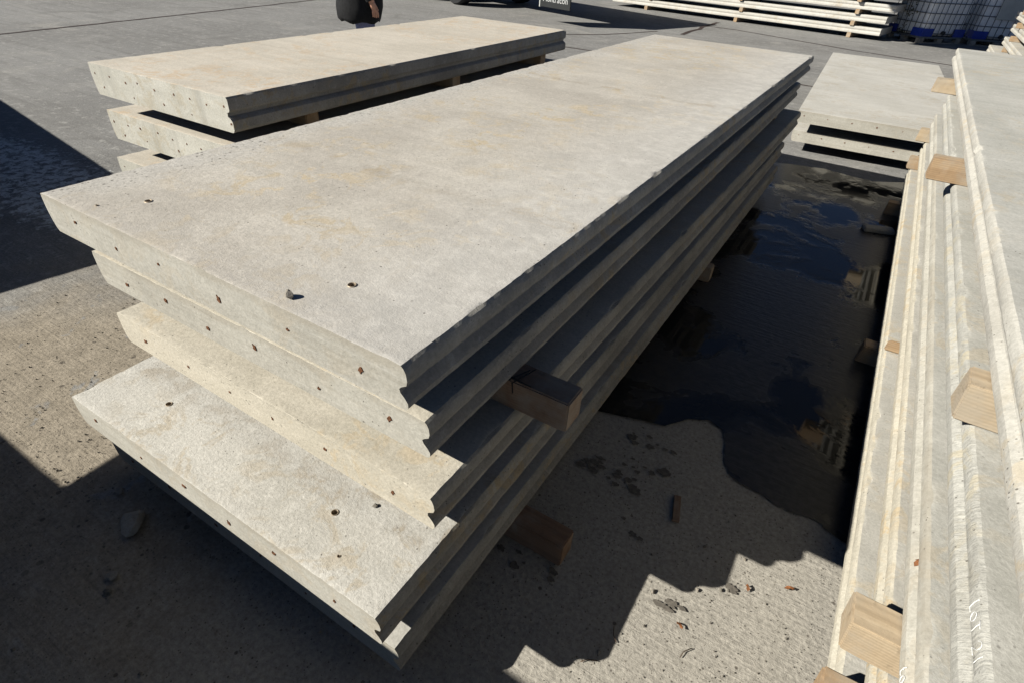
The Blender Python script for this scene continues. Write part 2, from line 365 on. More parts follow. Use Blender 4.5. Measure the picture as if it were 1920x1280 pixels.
# ------------------------------------------------------------------ concrete panels
PROF_A = [(0, 0), (.004, -.05), (.009, -.15), (.011, -.30), (.008, -.41), (-.004, -.49), (-.009, -.55), (-.007, -.63), (.002, -.72), (.009, -.82), (.010, -.92), (.004, -1)]
PROF_B = [(0, 0), (.005, -.05), (.008, -.12), (.008, -.36), (.002, -.41), (-.012, -.44), (-.014, -.55), (.002, -.60), (.012, -.66), (.014, -.74), (.014, -.9), (.008, -.97), (0, -1)]
PROF_C = [(0, 0), (.005, -.05), (.008, -.14), (.0085, -.30), (.005, -.38), (-.002, -.43), (-.004, -.5), (-.003, -.57), (.004, -.63), (.009, -.70), (.010, -.86), (.008, -.95), (.002, -1)]
PROF_L = [(0, 0), (.002, -.12), (.003, -.35), (.001, -.55), (-.003, -.75), (-.009, -.9), (-.017, -1)]
def panel_mesh(W, L, T, prof, seg, seed, rough=1., chips=()):
    """cross-section swept along +y; base at z=0; material 0 top and sides, 1 the two ends, 2 the long edges"""
    nT = 110 if seg > 200 else (40 if seg > 100 else 8)
    ringp = [(W*i/nT, T, 't') for i in range(nT+1)]
    ringp += [(W+d, T+z*T, 'r') for d, z in prof[1:]]
    ringp += [(W*i/4, 0, 'b') for i in (3, 2, 1)]
    ringp += [(-d, T+z*T, 'l') for d, z in (prof if prof is PROF_C else PROF_L)[:0:-1]]
    n = len(ringp); vs, fs, mi = [], [], []
    ysl = [0, .003]+[L*j/seg for j in range(1, seg)]+[L-.003, L]
    for j, y in enumerate(ysl):
        ends = j in (0, len(ysl)-1)
        for (x, z, k) in ringp:
            px, py, pz = x, y, z
            onedge = (k == 't' and (x == 0 or abs(x-W) < 1e-6))
            q = Vector((x*2+seed*3.1, y, z*3))
            if k in 'rl':
                a = noise.noise(q*9)*.0009+noise.noise(q*70)*.0010+min(0, noise.noise(q*23)+.42)*.006
                px += a*rough if k == 'r' else -a*rough
            if onedge:
                a = abs(noise.noise(Vector((seed, y*28, x))))*.0035+max(0, noise.noise(Vector((seed+9, y*11, x)))-.25)*.022+abs(noise.noise(Vector((seed+4, y*90, x))))*.0025
                a *= rough; px += a if x == 0 else -a; pz -= a*.35
            if k == 't' and ends:
                pz -= .0004+abs(noise.noise(Vector((x*60, seed, j))))*.0022*rough
                py += (1 if j == 0 else -1)*(abs(noise.noise(Vector((x*22, seed+2, j))))*.003+max(0, noise.noise(Vector((x*13, seed+6, j)))-.34)*.012+abs(noise.noise(Vector((x*75, seed, j))))*.002)*rough
            for (sidec, yc, hw, dp) in chips:
                if (k == sidec or (onedge and ((x == 0) == (sidec == 'l')))) and z > T*.55 and abs(y-yc) < hw:
                    px += (dp if sidec == 'l' else -dp); pz -= dp*.3
            vs.append((px, py, pz))
    m = len(ysl)
    for j in range(m-1):
        for i in range(n):
            a, c = i, (i+1) % n
            fs.append((j*n+a, j*n+c, (j+1)*n+c, (j+1)*n+a))
            kk = ringp[a][2]+ringp[c][2]
            mi.append(0 if kk in ('tt', 'bb', 'rb', 'bl') else 2)
    fs.append(tuple(range(n-1, -1, -1))); mi.append(1)
    fs.append(tuple((m-1)*n+i for i in range(n))); mi.append(1)
    fs = [f[::-1] for f in fs]
    me = bpy.data.meshes.new('panel'); me.from_pydata(vs, [], fs); me.update()
    me.polygons.foreach_set('material_index', mi)
    me.polygons.foreach_set('use_smooth', [True]*len(fs)); me.set_sharp_from_angle(angle=R(24))
    return me
bdisc = bmesh.new(); vv = []
for i in range(9):
    a = 2*math.pi*i/9; rr = .0048*(1+.35*math.sin(i*2.7)); vv.append(bdisc.verts.new((rr*math.cos(a), -.0015, rr*math.sin(a)*1.25)))
back = [bdisc.verts.new((v.co.x, .004, v.co.z)) for v in vv]
bdisc.faces.new(vv)
for i in range(9): bdisc.faces.new((vv[i-1], back[i-1], back[i], vv[i]))
bmesh.ops.recalc_face_normals(bdisc, faces=bdisc.faces[:])
strand_me = bpy.data.meshes.new('strand_end'); bdisc.to_mesh(strand_me); bdisc.free(); strand_me.materials.append(M['rust'])
def socket_mesh(r):
    b = bmesh.new(); prof = [(r*.98, -.055), (r*.98, .0005), (r*1.0, .0018), (r*1.22, .0018), (r*1.3, -.001)]; n = 24; rings = []
    for rr, h in prof: rings.append([b.verts.new((rr*math.cos(2*math.pi*k/n), rr*math.sin(2*math.pi*k/n), h)) for k in range(n)])
    for a, c in zip(rings, rings[1:]):
        for k in range(n): b.faces.new((a[k], a[(k+1) % n], c[(k+1) % n], c[k])).smooth = True
    b.faces.new(rings[0])
    bmesh.ops.recalc_face_normals(b, faces=b.faces[:])
    for f in b.faces: f.normal_flip()
    me = bpy.data.meshes.new('lifting_socket'); b.to_mesh(me); b.free(); me.materials.append(M['steel']); return me
sock_big, sock_small = socket_mesh(.0078), socket_mesh(.0032)
def cut_holes(o, holes, T):
    """bore real holes (x, y, r) into the top of the panel"""
    b = bmesh.new()
    for x, y, r in holes: bmesh.ops.create_cone(b, cap_ends=True, segments=24, radius1=r, radius2=r, depth=.2, matrix=Matrix.Translation((x, y, T+.1-.058)))
    cme = bpy.data.meshes.new('cut'); b.to_mesh(cme); b.free(); co = link(bpy.data.objects.new('cut', cme))
    co.parent = o.parent
    md = o.modifiers.new('hole', 'BOOLEAN'); md.operation = 'DIFFERENCE'; md.object = co; md.solver = 'EXACT'
    bpy.context.view_layer.update()
    dg = bpy.context.evaluated_depsgraph_get(); me2 = bpy.data.meshes.new_from_object(o.evaluated_get(dg)); o.modifiers.clear(); o.data = me2
    bpy.data.objects.remove(co); bpy.data.meshes.remove(cme)
def panel(label, x, y, ztop, W=1.2, L=4.42, T=.1, rz=0, mats=('top', 'grey', 'side'), prof=PROF_A, seg=230, seed=1, rough=1., strands=(), holes=(), group=None, me=None, chips=()):
    e = empty('precast_plank', (x, y, ztop-T), rz, label=label, cat='concrete slab', group=group)
    if me is None:
        me = panel_mesh(W, L, T, prof, seg, seed, rough, chips)
        for m in mats: me.materials.append(M[m])
    o = link(bpy.data.objects.new('concrete_body', me), e)
    if holes:
        cut_holes(o, [(hx, hy, .0079 if big else .0033) for hx, hy, big in holes], T)
        for hx, hy, big in holes:
            s = link(bpy.data.objects.new('lifting_socket', sock_big if big else sock_small), e); s.location = (hx, hy, T)
    for sx, sz in strands:
        s = link(bpy.data.objects.new('strand_end', strand_me), e); s.location = (sx, 0, sz); s.rotation_euler = (0, sx*9, 0); q_ = .6+.55*abs(math.sin(sx*37+seed)); s.scale = (q_, 1, q_*(.8+.5*abs(math.cos(sx*23))))
    return e, me
row = lambda z=.046, sd=1: [(.12+.193*i+.02*math.sin(i*5+sd), z+.011*math.sin(i*3.3+sd*2)) for i in range(6)]
G1 = 'panels of the long central stack'
# central stack: five panels
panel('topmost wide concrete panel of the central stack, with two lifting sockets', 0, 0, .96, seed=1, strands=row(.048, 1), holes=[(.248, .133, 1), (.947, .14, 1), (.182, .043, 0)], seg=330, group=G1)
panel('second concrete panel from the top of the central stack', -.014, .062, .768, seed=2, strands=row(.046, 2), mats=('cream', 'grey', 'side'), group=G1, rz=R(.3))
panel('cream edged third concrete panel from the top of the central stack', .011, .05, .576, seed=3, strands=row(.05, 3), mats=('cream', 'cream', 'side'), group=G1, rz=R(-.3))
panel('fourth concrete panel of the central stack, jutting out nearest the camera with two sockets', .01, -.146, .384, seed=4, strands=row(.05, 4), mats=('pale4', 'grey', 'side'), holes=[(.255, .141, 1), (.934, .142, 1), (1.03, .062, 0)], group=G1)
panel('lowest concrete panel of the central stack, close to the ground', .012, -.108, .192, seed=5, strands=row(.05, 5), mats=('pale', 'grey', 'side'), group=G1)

# right-hand stack: five panels seen along their grooved edges
G2 = 'panels of the right-hand stack'
RY = -.9
panel('topmost concrete panel of the right-hand stack, edge chipped halfway along', 2.128, RY, .96, L=6.1-RY, seed=11, mats=('rightgrey', 'rightc', 'rightc'), prof=PROF_C, seg=300, rough=.8, group=G2, chips=(('l', 3.31, .035, .011), ('l', 5.0, .02, .006)))
panel('second concrete panel from the top of the right-hand stack, chalk lot mark in its groove', 2.132, RY, .768, L=4.92-RY, seed=12, mats=('rightgrey', 'rightrough', 'rightrough'), prof=PROF_C, seg=280, rough=1., group=G2, chips=(('l', 4.0, .03, .008),))
panel('middle concrete panel of the right-hand stack, below the one with the full chalk mark', 2.135, RY, .576, L=5.25-RY, seed=13, mats=('rightgrey', 'grey', 'grey'), prof=PROF_C, seg=280, rough=.8, group=G2)
panel('fourth concrete panel from the top of the right-hand stack', 2.142, RY, .384, L=5.2-RY, seed=14, mats=('rightc', 'rightcream', 'rightcream'), prof=PROF_C, seg=260, group=G2)
panel('bottom concrete panel of the right-hand stack, beside the wet ground', 2.118, RY, .192, L=5.1-RY, seed=15, mats=('rightc', 'rightcream', 'rightcream'), prof=PROF_C, seg=260, group=G2)

# left stack: three thicker panels
G3 = 'thick panels of the stack behind'
def ends(W, T, sd):
    r_ = random.Random(sd); o = [(.05+W*.93*i/8+r_.uniform(-.02, .02), T*.68+r_.uniform(-.01, .01)) for i in range(9)]
    o += [(.09+W*.9*i/4+r_.uniform(-.04, .04), T*.26+r_.uniform(-.01, .01)) for i in range(5)]
    return o
for k, (z, dx, dy, nm) in enumerate([(.84, 0, 0, 'uppermost thick panel of the stack behind, its pale end face dotted with rusty strands'), (.565, -.06, .04, 'middle thick panel of the stack behind, streaked end set back under the top one'), (.29, -.05, .0, 'lowest thick panel of the stack behind, only a corner showing')]):
    panel(nm, -2.16+dx, 1.17+dy, z, W=1.19, L=3.7, T=.17, rz=R(1.2), mats=('leftc', 'leftend', 'side'), prof=PROF_B, seg=150, seed=21+k, rough=1.2, strands=ends(1.19, .17, 3+k), group=G3)

# pair of panels beyond, between the stacks
G4 = 'two panels lying beyond the central stack'
st = [(.06+.2*i, .062) for i in range(7)]
for k, (z, dy, nm) in enumerate([(.384, 0, 'upper pale panel of the low pair beyond the central stack'), (.192, .1, 'lower pale panel of the low pair beyond the central stack')]):
    panel(nm, 1.115, 5.48+dy, z, W=1.36, L=4.38, rz=R(3.2), mats=('pale', 'grey', 'grey'), prof=PROF_A, seg=90, seed=31+k, strands=st, group=G4)

# far row of panels seen from the side
G5 = 'panels of the far stack seen side-on'
far_me = None; names = ['bottom', 'second lowest', 'third lowest', 'fourth lowest', 'fifth lowest', 'sixth lowest', 'seventh lowest']
FR = R(180-9)
for k in range(7):
    e, far_me = panel('%s grooved panel of the far stack seen side-on' % names[k], 0, 0, 0, W=1.2, L=7.2, T=.14, mats=('pale', 'pale', 'pale'), prof=PROF_C, seg=60, seed=41, group=G5, me=far_me)
    z0 = .10+.235*k
    ex = 1.16+.05*k+.03*math.sin(k*4); ey = 16.22+.02*k
    e.location = (ex, ey, z0); e.rotation_euler = (0, 0, R(81))        # its length runs off to the left
# stack at the far right
G6 = 'panels of the far right stack'
fr_me = None
for k, (x0, y1, z, nm) in enumerate([(3.24, 16.1, .19, 'lowest panel of the far right stack, poking out furthest'), (3.38, 15.6, .40, 'second panel of the far right stack beside the tanks'), (3.44, 16.0, .62, 'third panel of the far right stack'), (3.42, 15.9, .84, 'fourth panel of the far right stack'), (3.45, 15.8, 1.06, 'top panel of the far right stack')]):
    e, fr_me = panel(nm, x0, y1-4.4, z, W=1.2, L=4.4, T=.13, mats=('rightc', 'rightc', 'rightc'), prof=PROF_C, seg=50, seed=51, group=G6, me=fr_me)

# two stacks just outside the picture on the left and behind, whose shadows reach in
LV = ['lowest', 'second lowest', 'third lowest', 'fourth lowest', 'fifth lowest', 'sixth lowest', 'topmost']
G7 = 'panels of the stack left of the picture'
me7 = None; ang = R(-8.4); ux = Vector((math.cos(ang), math.sin(ang))); uy = Vector((-ux.y, ux.x))
for k in range(5):
    z = .192*(k+1)
    fr = Vector((-1.45, 1.17))-Vector((1.09, 1.06))*.96          # far right top corner
    o0 = fr-ux*6.-uy*2.4
    for h in range(2):
        p = o0+uy*1.2*h
        e, me7 = panel('%s concrete panel in the %s row of the stack left of the picture' % (LV[k], ('front', 'rear')[h]), 0, 0, z, W=1.19, L=6., mats=('pale', 'grey', 'grey'), seg=30, seed=61, group=G7, me=me7)
        e.location = (*(p+ux*6.), z-.1); e.rotation_euler = (0, 0, ang+R(90))
        if h == 0: e.location = (*(p+ux*6.), z-.1)
G8 = 'panels of the stack behind the photographer'
me8 = None
for k in range(5):
    z = .192*(k+1)
    e, me8 = panel('%s concrete panel of the stack behind the photographer' % LV[k], 0, 0, z, W=1.2, L=4.42, mats=('pale', 'grey', 'grey'), seg=30, seed=71, group=G8, me=me8)
    e.location = (1.0, -.255-1.06*.96-1.2, z-.1); e.rotation_euler = (0, 0, R(90))
e, me8 = panel('overhanging top concrete panel of the stack behind the photographer', 0, 0, 1.152, W=1.2, L=4.42, mats=('pale', 'grey', 'grey'), seg=30, seed=71, group=G8, me=me8)
QX = -.125-1.09*1.052
e.location = (QX+4.42, .075-1.06*1.152-1.2, 1.052); e.rotation_euler = (0, 0, R(90))

# ------------------------------------------------------------------ timber bearers
def timber(label, x0, x1, yc, z0, h=.092, wd=.075, mat='wood', rz=0, group=None, seed=0, horiz=True):
    L = x1-x0; b = bmesh.new(); n = 8; rr = random.Random(seed*7+3)
    hh = h
    v8 = box(b, 0, -wd/2, 0, L, wd/2, hh)
    v8[0].co.x += rr.uniform(-.006, .006); v8[4].co.x += rr.uniform(-.008, .008); v8[7].co.x += rr.uniform(-.008, .008)
    bmesh.ops.bevel(b, geom=b.edges[:], offset=.003+.003*rr.random(), segments=2, affect='EDGES')
    bmesh.ops.subdivide_edges(b, edges=[e for e in b.edges if e.calc_length() > .5], cuts=40)
    for v in b.verts:
        dd = .0022*noise.noise(v.co*18+Vector((seed, 0, 0))); v.co.y += dd*(1 if v.co.y > 0 else -1)
        if .004 < v.co.z < hh-.004: v.co.x += .001*noise.noise(v.co*60)
    o = obj('timber_bearer', b, M[mat], None, (x0, yc, z0), (0, 0, rz))
    return tag(o, label, 'timber', group)
GT = 'timber bearers under the panels'
T = timber
# central stack (protruding ones first)
tp = T('square timber bearer sticking out of the central stack below its second panel', .0, 1.356, .412, .576, .092, .08, 'woodred', R(.5), GT, 1)
T('timber bearer on the ground poking out under the near end of the central stack', .0, 1.39, .455, 0, .092, .08, 'woodred', 0, GT, 2)
T('timber bearer on the ground under the middle of the central stack', .0, 1.25, 2.5, 0, .092, .08, 'wood', 0, GT, 3)
T('timber bearer on the ground under the far end of the central stack', .0, 1.15, 4.1, 0, .092, .08, 'wood', 0, GT, 4)
b = bmesh.new()
for q in ([(1.19, -.045, .0935), (1.215, .02, .0932)], [(1.205, -.046, .0935), (1.225, .03, .0932)], [(1.18, -.03, .0934), (1.25, -.036, .0934)], [(1.2, -.0415, .088), (1.203, -.0415, .055)]): tube(b, q, .0016, 5)
obj('pen_mark', b, M['rubber'], tp)
ordn = ['first', 'second', 'third', 'fourth']
for k, z in enumerate((.768, .384, .192)):
    for j, y in enumerate((.44, 2.45, 4.05)):
        T('timber bearer inside the central stack, %s gap with short bearers, %s end' % (ordn[k], ('near', 'middle', 'far')[j]), .05, 1.12, y, z, .092, .08, 'wood', 0, GT, 10+3*k+j)
for j, y in enumerate((2.45, 4.05)): T('timber bearer inside the central stack below its second panel, %s' % ('middle', 'far end')[j], .05, 1.13, y, .576, .092, .08, 'wood', 0, GT, 30+j)
# right-hand stack
RT = [(2.088, .765, .768, .085, 'woodpale', 'big pale timber block under the top right panel, nearest of three'), (2.012, 2.59, .768, .09, 'wood', 'orange timber block under the top right panel, middle of three'), (2.012, 4.98, .768, .1, 'woodpale', 'brown timber block under the top right panel, farthest of three'),
      (2.066, 5.14, .384, .09, 'woodpale', 'small timber end near the far end of the right stack, higher of two'), (2.045, .385, .384, .085, 'woodpale', 'large square timber block near the bottom right corner of the picture'),
      (2.08, 5.03, .192, .08, 'wood', 'small timber end near the far end of the right stack, lower of two'), (2.06, .33, .192, .07, 'wood', 'split timber end at the lower right picture edge, under the square block'),
      (2.108, 2.0, .192, .016, 'wood', 'thin timber wedge between the two lowest right panels'), (2.05, 2.2, 0, .08, 'wood', 'timber bearer in the shade on the wet ground under the right stack'),
      (2.03, 4.4, 0, .08, 'wood', 'timber bearer on wet ground under the far part of the right stack'), (2.2, .3, 0, .08, 'wood', 'hidden ground bearer under the near part of the right stack'),
      (2.2, .5, .576, .08, 'wood', 'hidden bearer between second and middle right panels, near end'), (2.2, 2.4, .576, .08, 'wood', 'hidden bearer between second and middle right panels, halfway'), (2.2, 2.4, .384, .08, 'wood', 'hidden bearer under the middle right panel, halfway')]
for i, (x0, y, z, wd, m, lb) in enumerate(RT): T(lb, x0, 3.3, y, z, .05 if wd < .02 else .092, wd, m, R((-.8, 1, 0, .6)[i % 4]), GT, 40+i)
# left stack
for k, (z, h) in enumerate(((.565, .105), (.29, .105), (0, .12))):
    for j, y in enumerate((1.78, 3.2, 4.55)):
        T('%s timber bearer in the %s gap of the stack behind' % (('near', 'middle', 'far')[j], ('upper', 'lower', 'ground')[k]), -2.15, -1.09, y, z, h, .1, 'wood', R(1.2), GT, 60+3*k+j)
# low pair beyond
for k, z in enumerate((.192, 0)):
    for j, y in enumerate((6.4, 9.0)):
        T('%s timber bearer %s the low pair of panels beyond' % (('near', 'far')[j], ('between', 'on the ground under')[k]), 1.05 if j else 1.12, 2.3, y, z, .092, .09, 'wood', R(3), GT, 80+2*k+j)
# far stack seen side-on
ud = Vector((-math.sin(R(81)), math.cos(R(81)))) ; ud = Vector((math.cos(R(171)), math.sin(R(171))))
for k in range(7):
    for j, s in enumerate((.72, 3.45, 6.1)):
        p = Vector((1.24, 16.17))+ud*(s+.05*math.sin(k*3+j))
        zz = 0 if k == 0 else .10+.235*k-.095
        o = T('%s timber bearer in the %s layer of the far stack seen side-on' % (('right', 'middle', 'left')[j], LV[k]), 0, 1.15, 0, zz, .1 if k == 0 else .095, .09, 'wood', 0, GT, 90+3*k+j)
        o.location = (p.x, p.y, zz); o.rotation_euler = (0, 0, R(81))
for k, z in enumerate((.19, .40, .62, .84)):
    T('timber bearer in the %s gap of the far right stack' % LV[k], 3.36, 4.5, 14.6 if k else 14.9, z, .09 if k else .08, .1, 'wood', 0, GT, 120+k)

# ------------------------------------------------------------------ chalk marks on the right-hand stack
def edge_x(z):
    for (d0, z0), (d1, z1) in zip(PROF_C, PROF_C[1:]):
        if z1 <= z <= z0: return d0+(d1-d0)*(z0-z)/(z0-z1)
    return 0
def chalk(strokes, x0, y0, ztop, f0, f1, sy, r=.00062):
    """strokes in letter space (u along the text, v up) laid onto the moulded panel edge; the text runs towards the camera"""
    b = bmesh.new()
    for s in strokes:
        P = []
        for (u0, v0), (u1, v1) in zip(s, s[1:]): P += [(u0+(u1-u0)*i/5, v0+(v1-v0)*i/5) for i in range(5)]
        P.append(s[-1]); pts = []
        for u, v in P:
            f = f0+(f1-f0)*v; pts.append((x0-edge_x(f)-.001, y0-u*sy, ztop+f*.1+.0006))
        tube(b, pts, r, 6)
    return b
arc = lambda cx, cy, rx, ry, a0, a1, n=12: [(cx+rx*math.cos(R(a0+(a1-a0)*i/n)), cy+ry*math.sin(R(a0+(a1-a0)*i/n))) for i in range(n+1)]
LOT = [[(0, 1), (.02, 0), (.5, .03)], arc(1.15, .38, .34, .36, 80, 440), [(1.8, .95), (2.5, .9)], [(2.12, .93), (2.2, 0)]]
N21 = [arc(3.75, .68, .33, .3, 170, -30)+[(3.5, .03), (4.15, .06)], [(4.75, 1), (4.8, .02)]]
LO2 = [[(0, .9), (.03, 0), (.42, .05)], [(-.1, .55), (.16, .6)], arc(.95, .4, .3, .36, 80, 440), [(1.5, .95), (2.2, .9)], [(1.85, .93), (1.9, 0)]]
# sit on the surface of the panel edge: second panel groove, middle panel lower tongue
tag(obj('chalk_mark', chalk(LOT+N21, 2.132, .262, .768, -.30, -.07, .0215), M['chalk']), 'white chalk LOT 21 written down the groove of the right stack', 'chalk mark')
tag(obj('chalk_mark', chalk(LO2, 2.135, .279, .576, -.84, -.64, .022, .0009), M['chalk']), 'white chalk letters at the bottom right picture edge', 'chalk mark')

# ------------------------------------------------------------------ stones, leaves, scraps
def stone(label, p, r, sd, sq=(1, 1, .7), mat='stone', group='loose stones'):
    b = bmesh.new(); bmesh.ops.create_icosphere(b, subdivisions=2, radius=r)
    for v in b.verts:
        q = v.co.normalized(); cut = 1.
        for j in range(7):
            d = Vector((math.sin(sd*3.1+j*2.2), math.cos(sd*1.7+j*3.9), math.sin(sd+j*1.3))).normalized(); t = q.dot(d)
            if t > .55: cut = min(cut, .62/t)
        v.co = q*r*cut*(1+.12*noise.noise(q*2+Vector((sd, 0, 0))))
        v.co = Vector((v.co.x*sq[0], v.co.y*sq[1], v.co.z*sq[2]))
    lo = min(v.co.z for v in b.verts)
    return tag(obj('stone', b, M[mat], None, (p[0], p[1], p[2]-lo-.001), (0, 0, sd)), label, 'stone', group)
stone('small grey stone chip lying on the top central panel by its front edge', (.886, .034, .96), .0125, 2.3, (1, .8, 1.))
stone('dark pebble on the jutting fourth panel of the central stack', (1.012, .066, .384), .0075, 4, (1, 1, .7))
stone('angular lump of broken concrete on shaded ground at lower left', (.215, -.205, 0), .048, 5.2, (1.2, .9, .45), 'side')
stone('smaller broken stone on shaded ground below the angular lump', (.335, -.34, 0), .02, 6.1, (1, 1, .7), 'side')
stone('round dark pebble on shaded ground near the smaller stone', (.37, -.37, 0), .014, 7.3)
stone('flat pale flake on shaded ground at the left picture edge', (.13, -.56, 0), .024, 8.8, (1.3, .8, .4), 'pale')
stone('pale pebble on shaded ground beside the angular lump', (.05, -.16, 0), .016, 9.4, (1.3, .9, .4))
for i, (x, y, r) in enumerate([(1.745, .74, .006), (1.83, .62, .007), (1.85, .63, .0055), (1.77, .58, .007), (1.66, .50, .008), (1.6, .25, .007), (1.79, .26, .006)]):
    stone(['dark pebble by the shadow tip on the sunlit patch', 'largest pebble of a close pair on the sunlit patch', 'smaller pebble of a close pair on the sunlit patch', 'single pebble beside the close pair on the sunlit patch', 'dark pebble just above the damp spots on the sunlit patch', 'pebble at the bottom picture edge, near the shadow', 'pebble at the bottom picture edge, below the damp spots'][i], (x, y, 0), r, 11+i, group='pebbles on the sunlit patch')
def leaf(label, p, rz, L=.03):
    b = bmesh.new(); pts = [(0, 0), (.3, .28), (.55, .2), (.75, .34), (1, .05), (.78, -.2), (.5, -.15), (.25, -.3)]
    up = [b.verts.new((x*L, y*L*.8, .004+.008*abs(math.sin(x*5+y*7)))) for x, y in pts]; f = b.faces.new(up)
    r_ = bmesh.ops.extrude_face_region(b, geom=[f])
    for v in r_['geom']:
        if isinstance(v, bmesh.types.BMVert): v.co.z -= .0012
    bmesh.ops.recalc_face_normals(b, faces=b.faces[:])
    tag(obj('dead_leaf', b, M['leaf'], None, p, (0, 0, rz)), label, 'leaf', 'dead leaves')
leaf('rust brown dead leaf on sunlit ground beside the right stack', (1.99, .735, .0), .4, .03)
leaf('curled dead leaf on sunlit ground left of the other leaf', (1.9, .66, .0), 1.9, .022)
leaf('brown dead leaf on damp ground near the bottom picture edge', (1.75, .45, .0), -.6, .026)
leaf('orange dead leaf stuck on the edge of the right stack', (2.122, .50, .535), 1.2, .022)
b = bmesh.new(); box(b, -.055, -.012, 0, .055, .012, .012); bmesh.ops.bevel(b, geom=b.edges[:], offset=.002, segments=1, affect='EDGES')
tag(obj('wood_offcut', b, M['woodred'], None, (1.62, .83, 0), (0, 0, R(-75))), 'short wood offcut lying on shaded ground between the stacks', 'wood offcut')
for i, (x, y, z, a) in enumerate([(1.79, .36, .003, 1.2), (1.63, .3, .003, 2.2), (1.57, .2, .003, .7)]):
    b = bmesh.new(); tube(b, [(0, 0, .002), (.02, .004, .003), (.045, -.003, .002)], .0014, 5)
    tag(obj('twig', b, M['bark'], None, (x, y, z-.002), (0, 0, a)), ('thin dry twig below the damp spots on sunlit ground', 'thin dry twig close to the shadow edge', 'thin dry twig lowest on the sunlit ground')[i], 'twig', 'twigs')
b = bmesh.new(); box(b, -.1, -.04, 0, .1, .04, .035); bmesh.ops.bevel(b, geom=b.edges[:], offset=.008, segments=1, affect='EDGES')
tag(obj('concrete_offcut', b, M['side'], None, (2.02, 3.95, 0), (0, 0, R(20))), 'broken concrete offcut on the wet ground by the right stack', 'concrete offcut')

# ------------------------------------------------------------------ water tanks in cages
bar_v = bmesh.new(); tube(bar_v, [(0, 0, 0), (0, 0, 1.0)], .008, 6); bv = bpy.data.meshes.new('cage_bar'); bar_v.to_mesh(bv); bar_v.free(); bv.materials.append(M['cage'])
def hoop(w_, d_):
    b = bmesh.new(); r = .07; pts = []
    for cx, cy, a0 in ((w_-r, r, -90), (w_-r, d_-r, 0), (r, d_-r, 90), (r, r, 180)):
        pts += [(cx+r*math.cos(R(a0+18*i)), cy+r*math.sin(R(a0+18*i)), 0) for i in range(6)]
    tube(b, pts+[pts[0]], .009, 6); m = bpy.data.meshes.new('cage_hoop'); b.to_mesh(m); b.free(); m.materials.append(M['cage']); return m
hoop_me = hoop(1.2, 1.0)
def pallet_parts(e):
    for yy in (.0, .44, .88): obj('pallet_runner', bbox_bm(0, yy, 0, 1.2, yy+.1, .022), M['pallet'], e)
    for xx in (0, .53, 1.06):
        for yy in (.0, .44, .88): obj('pallet_block', bbox_bm(xx+.002, yy+.002, .0222, xx+.138, yy+.098, .10), M['pallet'], e)
    obj('pallet_deck', bbox_bm(0, 0, .1002, 1.2, .98, .14, .004), M['cage'], e)
def tank(label, p, rz, plate=False):
    e = empty('caged_tank', (*p, 0), rz, label=label, cat='water tank', group='caged white water tanks')
    pallet_parts(e)
    obj('bottle', bbox_bm(.03, .03, .145, 1.17, .97, 1.12, .09, 4), M['tank'], e)
    b = bmesh.new(); tube(b, [(.6, .5, 1.11), (.6, .5, 1.17)], .085, 20); obj('cap', b, M['chassis'], e)
    b = bmesh.new(); tube(b, [(.6, .06, .22), (.6, -.03, .22)], .04, 14); obj('valve', b, M['chassis'], e)
    for z in (.2, .4, .6, .8, 1.0, 1.13): link(bpy.data.objects.new('cage_hoop', hoop_me), e).location.z = z
    P = [(.02+1.16*i/8, .0) for i in range(9)]+[(.02+1.16*i/8, 1.) for i in range(9)]+[(0, .12+.76*i/5) for i in range(6)]+[(1.2, .12+.76*i/5) for i in range(6)]
    for x, y in P: q = link(bpy.data.objects.new('cage_bar', bv), e); q.location = (x, y, .14)
    for x0, y0, x1, y1 in ((-.012, -.012, .3, .035), (.9, -.012, 1.212, .035), (-.012, .0352, .035, .3), (1.165, .0352, 1.212, .3), (-.012, .74, .035, 1.012)):
        obj('corner_guard', bbox_bm(x0+.002, y0+.0, .141, x1, y1, .3, .006), M['blue'], e)
    if plate: obj('label_plate', bbox_bm(.3, -.03, .55, .95, -.012, .95, .004), M['plate'], e)
    return e
tank('caged white water tank with blue corner guards, next to the far stack', (1.96, 16.76), R(46))
tank('caged white water tank with a grey label plate, right of the blue cornered one', (2.98, 17.62), R(24), True)
tank('caged white water tank half hidden by the far right stack', (4.2, 17.9), R(10), True)

# unseen canopy, added above the picture only to keep the tanks in shade
e = empty('added_shade_canopy', (2., 18., 0), label='unseen canopy added above the picture to shade the water tanks', cat='canopy')
b = bmesh.new()
for i in range(18):
    x0 = -5.58+.2*i; box(b, x0, -6.93, 5.+(.03 if i % 2 else 0), x0+.2, -4.2, 5.03+(.03 if i % 2 else 0))
obj('shade_sheet', b, M['roof'], e)
for x in (4.5, 6.4):
    for y in (-6.7, -4.4): obj('post', bbox_bm(x-.06, y-.06, 0, x+.06, y+.06, 4.838), M['chassis'], e)
for y in (-6.7, -4.4): obj('beam', bbox_bm(-5.5, y-.05, 4.84, 6.8, y+.05, 4.998), M['chassis'], e)

